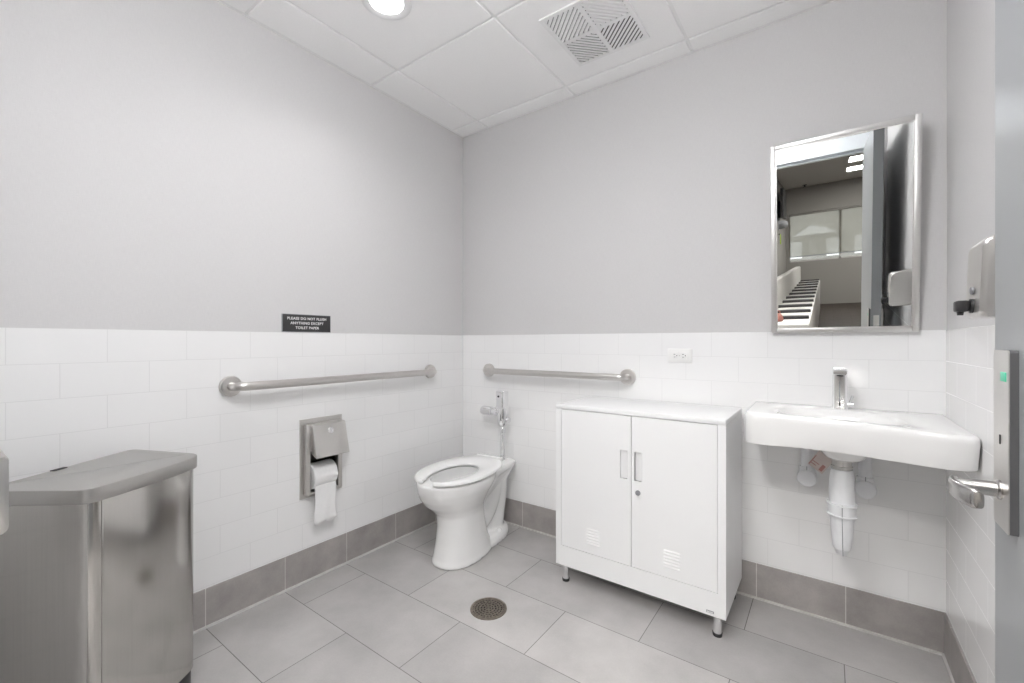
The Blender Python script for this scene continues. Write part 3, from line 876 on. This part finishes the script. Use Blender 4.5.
# ------------------------------------------------------------------ tilted mirror
def mirror():
    D = math.radians(4.85)
    x0, x1 = 1.759, 2.2155
    h = .760
    t = thing('wall_mirror', 'steel-framed rectangular mirror tilted forward above the sink', 'mirror', (1.987, -.02, 1.14))
    T = Matrix.Translation((0, -.02, 1.1405)) @ Matrix.Rotation(D, 4, 'X')   # local: y=0 front face, +y to the wall
    fw = .018
    def put(bm): bm.transform(T); return bm
    fr = boxes([(x0, x0 + fw, 0, .016, 0, h), (x1 - fw, x1, 0, .016, 0, h), (x0 + fw, x1 - fw, 0, .016, 0, fw), (x0 + fw, x1 - fw, 0, .016, h - fw, h)], .0025)
    obj('frame', put(fr), M['mirror_frame'], t)
    lip = boxes([(x0 + fw - .002, x0 + fw + .003, .003, .008, fw, h - fw), (x1 - fw - .003, x1 - fw + .002, .003, .008, fw, h - fw), (x0 + fw, x1 - fw, .003, .008, fw - .002, fw + .003), (x0 + fw, x1 - fw, .003, .008, h - fw - .003, h - fw + .002)])
    obj('inner_bead', put(lip), M['mirror_frame'], t)
    obj('glass', put(box(x0 + fw - .001, x1 - fw + .001, .006, .010, fw - .001, h - fw + .001)), M['mirror'], t, smooth=None)
    top = T @ Vector((0, .016, h - .05)); bot = T @ Vector((0, .016, .02))
    for x in (x0 + .006, x1 - .010):
        pr = [(bot.y - .002, bot.z), (top.y - .002, top.z), (.006, top.z - .01), (.006, bot.z)]
        obj('tilt_bracket', loft([[(xx, y, z) for y, z in pr] for xx in (x, x + .004)]), M['steel'], t)
mirror()

# ------------------------------------------------------------------ soap dispenser on the side wall
def soap():
    xa, xb, y0, y1, z0, z1 = 2.197, W + .001, -.872, -.762, 1.155, 1.316
    t = thing('soap_dispenser', 'stainless soap dispenser with black push valve on the wall beside the sink', 'soap dispenser', (W, (y0 + y1) / 2, z0))
    sec = round_poly([(xa, z0), (xb, z0), (xb, z1 + .012), (xa + .006, z1)], [.012, 0, 0, .016], 6)
    bm = loft([[(x, y, z) for x, z in sec] for y in (y0, y1)])
    bevel(bm, [e for e in bm.edges if len(e.link_faces) == 2 and any(len(f.verts) > 4 for f in e.link_faces)], .008, 3)
    obj('body', bm, M['soap_steel'], t)
    vz, vy = 1.180, (y0 + y1) / 2 - .005
    v = lathe((xa + .002, vy, vz), (-1, 0, 0), [(0, .015), (.006, .015), (.007, .010), (.012, .010)], 20)
    add(v, box(xa - .027, xa - .006, vy - .014, vy + .014, vz - .012, vz + .012, .004))
    add(v, lathe((xa - .018, vy, vz - .01), (0, 0, -1), [(0, .006), (.009, .005)], 12))
    obj('push_valve', v, M['black'], t)
    obj('lock', lathe((xa + .001, vy - .004, 1.212), (-1, 0, 0), [(0, .008), (.004, .008), (.005, .006)], 16), M['badge'], t)
soap()

# ------------------------------------------------------------------ trash can
def trash():
    t = thing('trash_can', 'tall stainless step trash can with flat lid in the corner by the wall', 'trash can', (.29, -1.83, 0))
    BR, FR, FL, BL = (.045, -1.700), (.318, -1.584), (.484, -1.888), (.275, -2.050)
    base = round_poly([BR, FR, FL, BL], [.03, .055, .034, .03], 10)
    A = Vector(FR); Bv = Vector(FL)
    # bow the long face outwards a little
    out = []
    d = (Bv - A).normalized(); nn = Vector((-d.y, d.x))
    if nn.dot(A - Vector(BR)) < 0: nn = -nn
    for p in base:
        q = Vector(p); s = (q - A).dot(d) / (Bv - A).length; dist = (q - A).dot(nn)
        if -.02 < s < 1.02 and dist > -.03:
            q = q + nn * (.010 * math.sin(max(0, min(1, s)) * PI))
        out.append(tuple(q))
    # subdivide the long face so the bow reads
    poly = []
    for i, p in enumerate(out):
        q = out[(i + 1) % len(out)]
        poly.append(p)
        L = (Vector(q) - Vector(p)).length
        if L > .1:
            m = 8
            for k in range(1, m):
                r = Vector(p).lerp(Vector(q), k / m); s = (r - A).dot(d) / (Bv - A).length
                if abs((r - A).dot(nn)) < .03 and 0 < s < 1:
                    r = r + nn * (.010 * (math.sin(s * PI)) - (r - A).dot(nn) * .6)
                poly.append(tuple(r))
    body_o = inset_poly(poly, .010)
    obj('body', loft([[(x, y, z) for x, y in body_o] for z in (.074, .2, .4, .6, .708)]), M['bin'], t, smooth=45)
    obj('base', prism(inset_poly(poly, .016), 0, .075, .004), M['black'], t)
    lid = prism(poly, .705, .742, .0022, seg=3)
    ld = obj('lid', lid, M['bin_lid'], t)
    # hinge cover strip along the back, a hair higher than the lid
    bu = (Vector(BL) - Vector(BR)).normalized(); bn = Vector((-bu.y, bu.x))
    if bn.dot(Vector(FR) - Vector(BR)) < 0: bn = -bn
    q0 = Vector(BR) + bu * .02 + bn * .012; q1 = Vector(BL) - bu * .045 + bn * .006
    strip = [tuple(q0), tuple(q1), (.258, -1.985), (.280, -1.622)]
    obj('hinge_cover', prism(strip, .7415, .7424), M['bin_lid'], t)
    hb = Vector(BR) + bu * .22 + bn * .004
    obj('hinge', prism([tuple(hb), tuple(hb + bu * .035), tuple(hb + bu * .035 + bn * .012), tuple(hb + bn * .012)], .738, .7445), M['black'], t)
    # bright corner strip down the near corner with its groove
    u2 = (Vector(FR) - Vector(FL)).normalized()
    cpt = Vector(FL) + u2 * .040 + nn * .0015
    gr_ = [tuple(cpt - nn * .014), tuple(cpt - nn * .0065), tuple(cpt - nn * .0065 + u2 * .004), tuple(cpt - nn * .014 + u2 * .004)]
    obj('corner_seam', prism(gr_, .075, .705), M['bin'], t)
    # step pedal at the short end
    pm = (Vector(FL) + Vector(BL)) / 2; e = (Vector(FL) - Vector(BL)).normalized(); en = Vector((e.y, -e.x))
    if en.dot(pm - Vector((.29, -1.8))) < 0: en = -en
    obj('pedal', prism([tuple(pm - e * .06 - en * .03), tuple(pm + e * .06 - en * .03), tuple(pm + e * .05 + en * .035), tuple(pm - e * .05 + en * .035)], .02, .028, .003), M['bin'], t)
trash()

# steel unit hung on the door wall above the bin
def napkin_box():
    y1 = -2.034
    y00 = FY - .001
    t = thing('wall_dispenser', 'stainless wall box with rounded lower edge, mounted just above the trash can', 'dispenser', (.63, FY, .75))
    sec = round_poly([(y00, .752), (y1, .752), (y1, .891), (y00, .891)], [0, .016, .003, 0], 6)
    bm = loft([[(x, y, z) for y, z in sec] for x in (.53, .731)])
    bevel(bm, [e for e in bm.edges if len(e.link_faces) == 2 and any(len(f.verts) > 4 for f in e.link_faces)], .002, 2)
    obj('body', bm, M['steel'], t)
    obj('lid', box(.528, .733, FY, y1 - .004, .891, .895, .0015), M['steel'], t)
napkin_box()

# ------------------------------------------------------------------ floor drain
def floor_drain():
    cx, cy = .813, -.737
    t = thing('floor_drain', 'round bronze floor drain with pierced grate in the grey floor', 'floor drain', (cx, cy, 0))
    obj('rim', lathe((cx, cy, 0), (0, 0, 1), [(.0, .076), (.003, .0755), (.0035, .066), (.0015, .065)], 64, True, False), M['bronze'], t)
    obj('sump', lathe((cx, cy, .0004), (0, 0, 1), [(0, .066), (.0004, .066)], 48), M['drain_hole'], t)
    g = B()
    for r in (.012, .024, .036, .048, .060):
        w = .0026
        rings = [[(cx + rr * math.cos(a), cy + rr * math.sin(a), z) for a in [2 * PI * i / 64 for i in range(64)]] for rr, z in ((r - w, .001), (r - w, .003), (r + w, .003), (r + w, .001))]
        add(g, loft(rings, False, False))
    for k, r0, r1, cnt in ((0, .012, .024, 8), (1, .024, .036, 12), (2, .036, .048, 20), (3, .048, .066, 26)):
        for i in range(cnt):
            a = 2 * PI * (i + .5 * k) / cnt; d = Vector((math.cos(a), math.sin(a), 0)); s = Vector((-d.y, d.x, 0)) * .0019
            c = Vector((cx, cy, 0))
            q = [c + d * r0 - s, c + d * r1 - s, c + d * r1 + s, c + d * r0 + s]
            add(g, prism([(p.x, p.y) for p in q], .001, .0029))
    add(g, lathe((cx, cy, .001), (0, 0, 1), [(0, .006), (.002, .006)], 16))
    obj('grate', g, M['bronze'], t, smooth=None)
floor_drain()

# ------------------------------------------------------------------ exhaust grille
def vent():
    x0, x1, y0, y1 = .970, 1.314, -.598, -.226
    xc, yc = (x0 + x1) / 2, (y0 + y1) / 2
    zt, zb = CZ - .0002, CZ - .006
    t = thing('ceiling_vent', 'square white ceiling vent with diagonal slats in four quarters', 'vent', (xc, yc, zb))
    bd, cb = .017, .018
    fr = boxes([(x0, x0 + bd, y0, y1, zb, zt), (x1 - bd, x1, y0, y1, zb, zt), (x0 + bd, x1 - bd, y0, y0 + bd, zb, zt), (x0 + bd, x1 - bd, y1 - bd, y1, zb, zt),
                (xc - cb / 2, xc + cb / 2, y0 + bd, yc - cb / 2, zb, zt), (xc - cb / 2, xc + cb / 2, yc + cb / 2, y1 - bd, zb, zt), (x0 + bd, x1 - bd, yc - cb / 2, yc + cb / 2, zb, zt)])
    obj('frame', fr, M['ceil_grid'], t)
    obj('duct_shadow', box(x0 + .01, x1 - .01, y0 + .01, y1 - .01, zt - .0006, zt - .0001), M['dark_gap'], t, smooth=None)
    # slats of one quarter: run across the diagonal, so together they make diamonds
    for sx in (-1, 1):
        for sy in (-1, 1):
            qx0, qx1 = (x0 + bd, xc - cb / 2) if sx < 0 else (xc + cb / 2, x1 - bd)
            qy0, qy1 = (y0 + bd, yc - cb / 2) if sy < 0 else (yc + cb / 2, y1 - bd)
            g = B(); rad = Vector((sx, sy)).normalized(); along = Vector((-rad.y, rad.x)); c = Vector(((qx0 + qx1) / 2, (qy0 + qy1) / 2))
            m = 13; span = .108
            for i in range(m):
                o = -span + 2 * span * (i + .5) / m
                p = c + rad * o
                # clip the line to the quarter
                lo, hi = -9, 9
                for a, l0, l1, pp in ((along.x, qx0, qx1, p.x), (along.y, qy0, qy1, p.y)):
                    u, v = (l0 - pp) / a, (l1 - pp) / a
                    lo, hi = max(lo, min(u, v)), min(hi, max(u, v))
                if hi - lo < .012: continue
                A, Bq = p + along * lo, p + along * hi
                w = rad * .0057; tilt = rad * .002
                pr = [(A - w, zb + .001), (A + w, zb + .001), (A + w + tilt, zt - .001), (A - w + tilt, zt - .001)]
                pr2 = [(Bq - w, zb + .001), (Bq + w, zb + .001), (Bq + w + tilt, zt - .001), (Bq - w + tilt, zt - .001)]
                add(g, loft([[(q.x, q.y, z) for q, z in pr], [(q.x, q.y, z) for q, z in pr2]]))
            obj('slat', g, M['ceil_grid'], t, smooth=None)
vent()

# ------------------------------------------------------------------ downlights
def downlight(x, y, label, power, spread):
    t = thing('ceiling_downlight', label, 'ceiling light', (x, y, CZ - .012), 'round recessed ceiling lights')
    obj('trim_ring', lathe((x, y, CZ), (0, 0, -1), [(0, .098), (.004, .097), (.007, .090), (.0075, .084), (.003, .068), (.0005, .064)], 48, False, False), M['white_steel'], t)
    obj('lens', lathe((x, y, CZ - .001), (0, 0, -1), [(0, .068), (.001, .067), (.0012, 0)], 48, False, False), M['lens'], t)
    l = bpy.data.lights.new('downlight', 'AREA'); l.shape = 'DISK'; l.size = .15; l.energy = power; l.spread = math.radians(spread); l.color = (1, .99, .98)
    o = bpy.data.objects.new('downlight_glow', l); COL.objects.link(o); o.location = (0, 0, -.004); o.parent = t
downlight(.535, -1.035, 'round glowing downlight in the panel above the toilet', 1.0, 130)
def fill_drum(x, y):  # unseen fill lamp, added to flatten the light on walls and ceiling
    t = thing('added_fill_drum', 'unseen round drum light, added to brighten the room just inside the door', 'ceiling light', (x, y, CZ - .233))
    obj('canopy', lathe((x, y, CZ + .001), (0, 0, -1), [(0, .06), (.018, .062), (.022, .05), (.023, .012), (.135, .012)], 40), M['white_steel'], t)
    obj('diffuser', lathe((x, y, CZ - .13), (0, 0, -1), [(0, .01), (.001, .18), (.008, .19), (.085, .19), (.098, .18), (.102, .16), (.103, 0)], 48), M['fill_drum_glow'], t)
fill_drum(1.44, -1.64)

# ------------------------------------------------------------------ corridor beyond the door (seen in the mirror)
HX0, HX1, HY, HZ = 1.0, 5.0, -12.6, 3.2
HT = FY - TH
struct('floor_hall', box(HX0 - .1, HX1 + .1, HY - .1, HT, -.05, 0), M['hall_floor'], smooth=None)
struct('ceiling_hall', box(HX0 - .1, HX1 + .1, HY - .1, HT, HZ, HZ + .05), M['hall_ceil'], smooth=None)
struct('wall_hall_left', box(HX0 - .1, HX0, HY - .1, HT, 0, HZ), M['hall_wall'], smooth=None)
struct('wall_hall_right', box(HX1, HX1 + .1, HY - .1, HT, 0, HZ), M['hall_wall'], smooth=None)
wx0, wx1, wz0, wz1 = 1.06, 4.4, 1.20, 2.52
struct('wall_hall_end', boxes([(HX0 - .1, wx0, HY - .15, HY, 0, HZ), (wx1, HX1 + .1, HY - .15, HY, 0, HZ), (wx0, wx1, HY - .15, HY, 0, wz0), (wx0, wx1, HY - .15, HY, wz1, HZ)]), M['hall_wall'], smooth=None)
struct('wall_hall_near', boxes([(W + .12, HX1 + .1, HT, HT + .1, 0, HZ), (HX0 - .1, W + .12, HT, HT + .1, CZ + .06, HZ)]), M['hall_wall'], smooth=None)
win = struct('window_1', boxes([(wx0, wx1, HY - .1, HY - .05, wz0, wz0 + .04), (wx0, wx1, HY - .1, HY - .05, wz1 - .04, wz1), (wx0, wx0 + .04, HY - .1, HY - .05, wz0, wz1),
                                (wx1 - .04, wx1, HY - .1, HY - .05, wz0, wz1), (2.20, 2.24, HY - .1, HY - .05, wz0, wz1), (3.3, 3.34, HY - .1, HY - .05, wz0, wz1)]), M['bench_white'])
obj('pane', box(wx0 + .03, wx1 - .03, HY - .078, HY - .074, wz0 + .03, wz1 - .03), M['glass'], win, smooth=None)
bl = thing('roller_blind', 'pale see-through roller blind drawn down over the far window, in the mirror', 'blind', (2.7, HY - .03, 1.36))
obj('fabric', box(wx0 + .01, wx1 - .01, HY - .031, HY - .030, 1.36, wz1 - .03), M['blind'], bl, smooth=None)
obj('bottom_bar', box(wx0 + .01, wx1 - .01, HY - .037, HY - .024, 1.335, 1.362, .004), M['grey_plastic'], bl)
obj('roller', lathe((wx0 + .01, HY - .03, wz1 - .03), (1, 0, 0), [(0, .026), (wx1 - wx0 - .02, .026)], 20), M['hall_wall'], bl)
for y, px0, px1, lb in ((-9.35, 2.27, 3.53, 'nearer of the two bright ceiling light panels reflected in the mirror'), (-10.7, 2.27, 3.53, 'farther of the two bright ceiling light panels reflected in the mirror'),
                        (-2.95, 1.05, 3.0, 'added unseen ceiling light panel in the corridor right outside the door'), (-4.1, 1.05, 3.0, 'second added unseen light panel out from the door in the corridor')):  # the pair near the door is unseen, added to light the room through the doorway
    k = thing('ceiling_panel_light', lb, 'ceiling light', ((px0 + px1) / 2, y, HZ - .02), 'long ceiling light panels in the corridor')
    obj('housing', boxes([(px0, px1, y - .34, y - .31, HZ - .02, HZ), (px0, px1, y + .31, y + .34, HZ - .02, HZ), (px0, px0 + .03, y - .31, y + .31, HZ - .02, HZ), (px1 - .03, px1, y - .31, y + .31, HZ - .02, HZ)]), M['bench_white'], k)
    obj('diffuser', box(px0 + .03, px1 - .03, y - .31, y + .31, HZ - .012, HZ - .004), M['hall_light'], k, smooth=None)
sp = tag(obj('sprinkler_head', lathe((1.46, -12.2, HZ), (0, 0, -1), [(0, .05), (.01, .05), (.012, .02), (.05, .02), (.055, .045), (.06, .045)], 16), M['black']), 'small dark sprinkler head on the corridor ceiling in the mirror', 'sprinkler')
settle(sp)
# long white bench with dark rails across it along the corridor wall
bn = thing('waiting_bench', 'long white bench crossed by dark rails, reflected low in the mirror', 'bench', (1.55, -7.2, 0))
obj('bench_body', box(1.40, 1.80, -11.2, -3.2, .02, .74, .02), M['bench_white'], bn)
obj('bench_back', box(1.28, 1.40, -11.2, -3.2, .02, 1.12, .03), M['bench_white'], bn)
for k in range(11):
    y = -3.65 - k * .62 - .012 * k * k
    obj('rail', box(1.395, 1.785, y - .045, y + .045, .735, .775, .01), M['black'], bn)
pk = thing('hand_bag', 'dusty red bag lying on the near end of the white bench in the mirror', 'bag', (1.505, -3.46, .74))
obj('body', lathe((1.505, -3.46, .741), (0, 0, 1), [(0, .045), (.015, .055), (.055, .05), (.08, .033), (.088, .012)], 20), M['pink'], pk)
obj('strap', tube([(1.48, -3.46, .81), (1.485, -3.46, .85), (1.505, -3.46, .86), (1.525, -3.46, .85), (1.53, -3.46, .81)], .005, 8), M['pink'], pk)
# wall-mounted equipment at the far end of that wall
tv = thing('wall_screen', 'black wall-mounted screen seen edge-on at the edge of the mirror', 'screen', (1.06, -10.4, 2.05))
obj('screen', box(1.07, 1.13, -10.9, -10.0, 2.30, 2.95, .008), M['black'], tv)
obj('bracket', box(1.004, 1.08, -10.5, -10.35, 2.32, 2.7, .005), M['black'], tv)
fn = thing('wall_dome', 'grey rounded unit under the wall screen in the mirror', 'wall unit', (1.12, -10.3, 2.1))
obj('dome', lathe((.999, -10.3, 2.15), (1, 0, 0), [(0, .09), (.06, .10), (.14, .09), (.19, .05), (.2, .01)], 24), M['grey_plastic'], fn)
obj('base_plate', box(.999, 1.02, -10.42, -10.18, 2.03, 2.27, .004), M['grey_plastic'], fn)
lm = thing('wall_tag', 'small lime green tag hanging under the wall screen in the mirror', 'tag', (1.06, -10.3, 1.68))
obj('tag_body', box(1.03, 1.05, -10.36, -10.26, 1.70, 1.93, .004), M['lime'], lm)
obj('hanger', box(1.0, 1.035, -10.32, -10.30, 1.92, 1.95, .002), M['black'], lm)

# what the far window looks out on
struct('ground', box(-30, 34, -60, HY - .3, -.35, -.3), M['grass'], smooth=None)
hs = thing('house', 'pale house with a white gable seen through the far window blind', 'house', (2.4, -30, -.3))
obj('wall', box(-8, 16, -34, -30, -.3, 4.5), M['house_dark'], hs, smooth=None)
gb = loft([[(.25, y, 2.42), (2.5, y, 2.42), (1.2, y, 3.0)] for y in (-29.7, -29.3)])
obj('gable', gb, M['house'], hs, smooth=None)
obj('roof', loft([[(-8.5, -29.5, 4.5), (-8.5, -34.5, 4.5), (-8.5, -32, 6.5)], [(16.5, -29.5, 4.5), (16.5, -34.5, 4.5), (16.5, -32, 6.5)]]), M['roof'], hs, smooth=None)
for x in (-2.4, .1, 1.9, 3.2, 5.4):
    obj('window', box(x, x + .6, -30.03, -29.98, 1.1, 2.1), M['house'], hs, smooth=None)

# ------------------------------------------------------------------ light from outside
w = bpy.data.worlds.new('sky'); SC.world = w; w.use_nodes = True
bg = w.node_tree.nodes['Background']
bg.inputs['Color'].default_value = (.93, .97, 1, 1); bg.inputs['Strength'].default_value = 2.2

# ------------------------------------------------------------------ camera and view
cam = bpy.data.cameras.new('camera'); cam.sensor_width = 36; cam.sensor_fit = 'HORIZONTAL'; cam.lens = 36 * 436 / 1024; cam.clip_start = .01; cam.clip_end = 200
co = bpy.data.objects.new('camera', cam); COL.objects.link(co)
co.location = (1.949, -2.141, 1.105); co.rotation_euler = (PI / 2, 0, math.radians(35.9))
SC.camera = co
SC.view_settings.view_transform = 'Standard'; SC.view_settings.look = 'None'
SC.view_settings.exposure = .76; SC.view_settings.gamma = 1; SC.view_settings.use_curve_mapping = False
SC.cycles.max_bounces = 14; SC.cycles.diffuse_bounces = 8; SC.cycles.glossy_bounces = 8
SC.cycles.use_denoising = True
SC.cycles.sample_clamp_indirect = 6
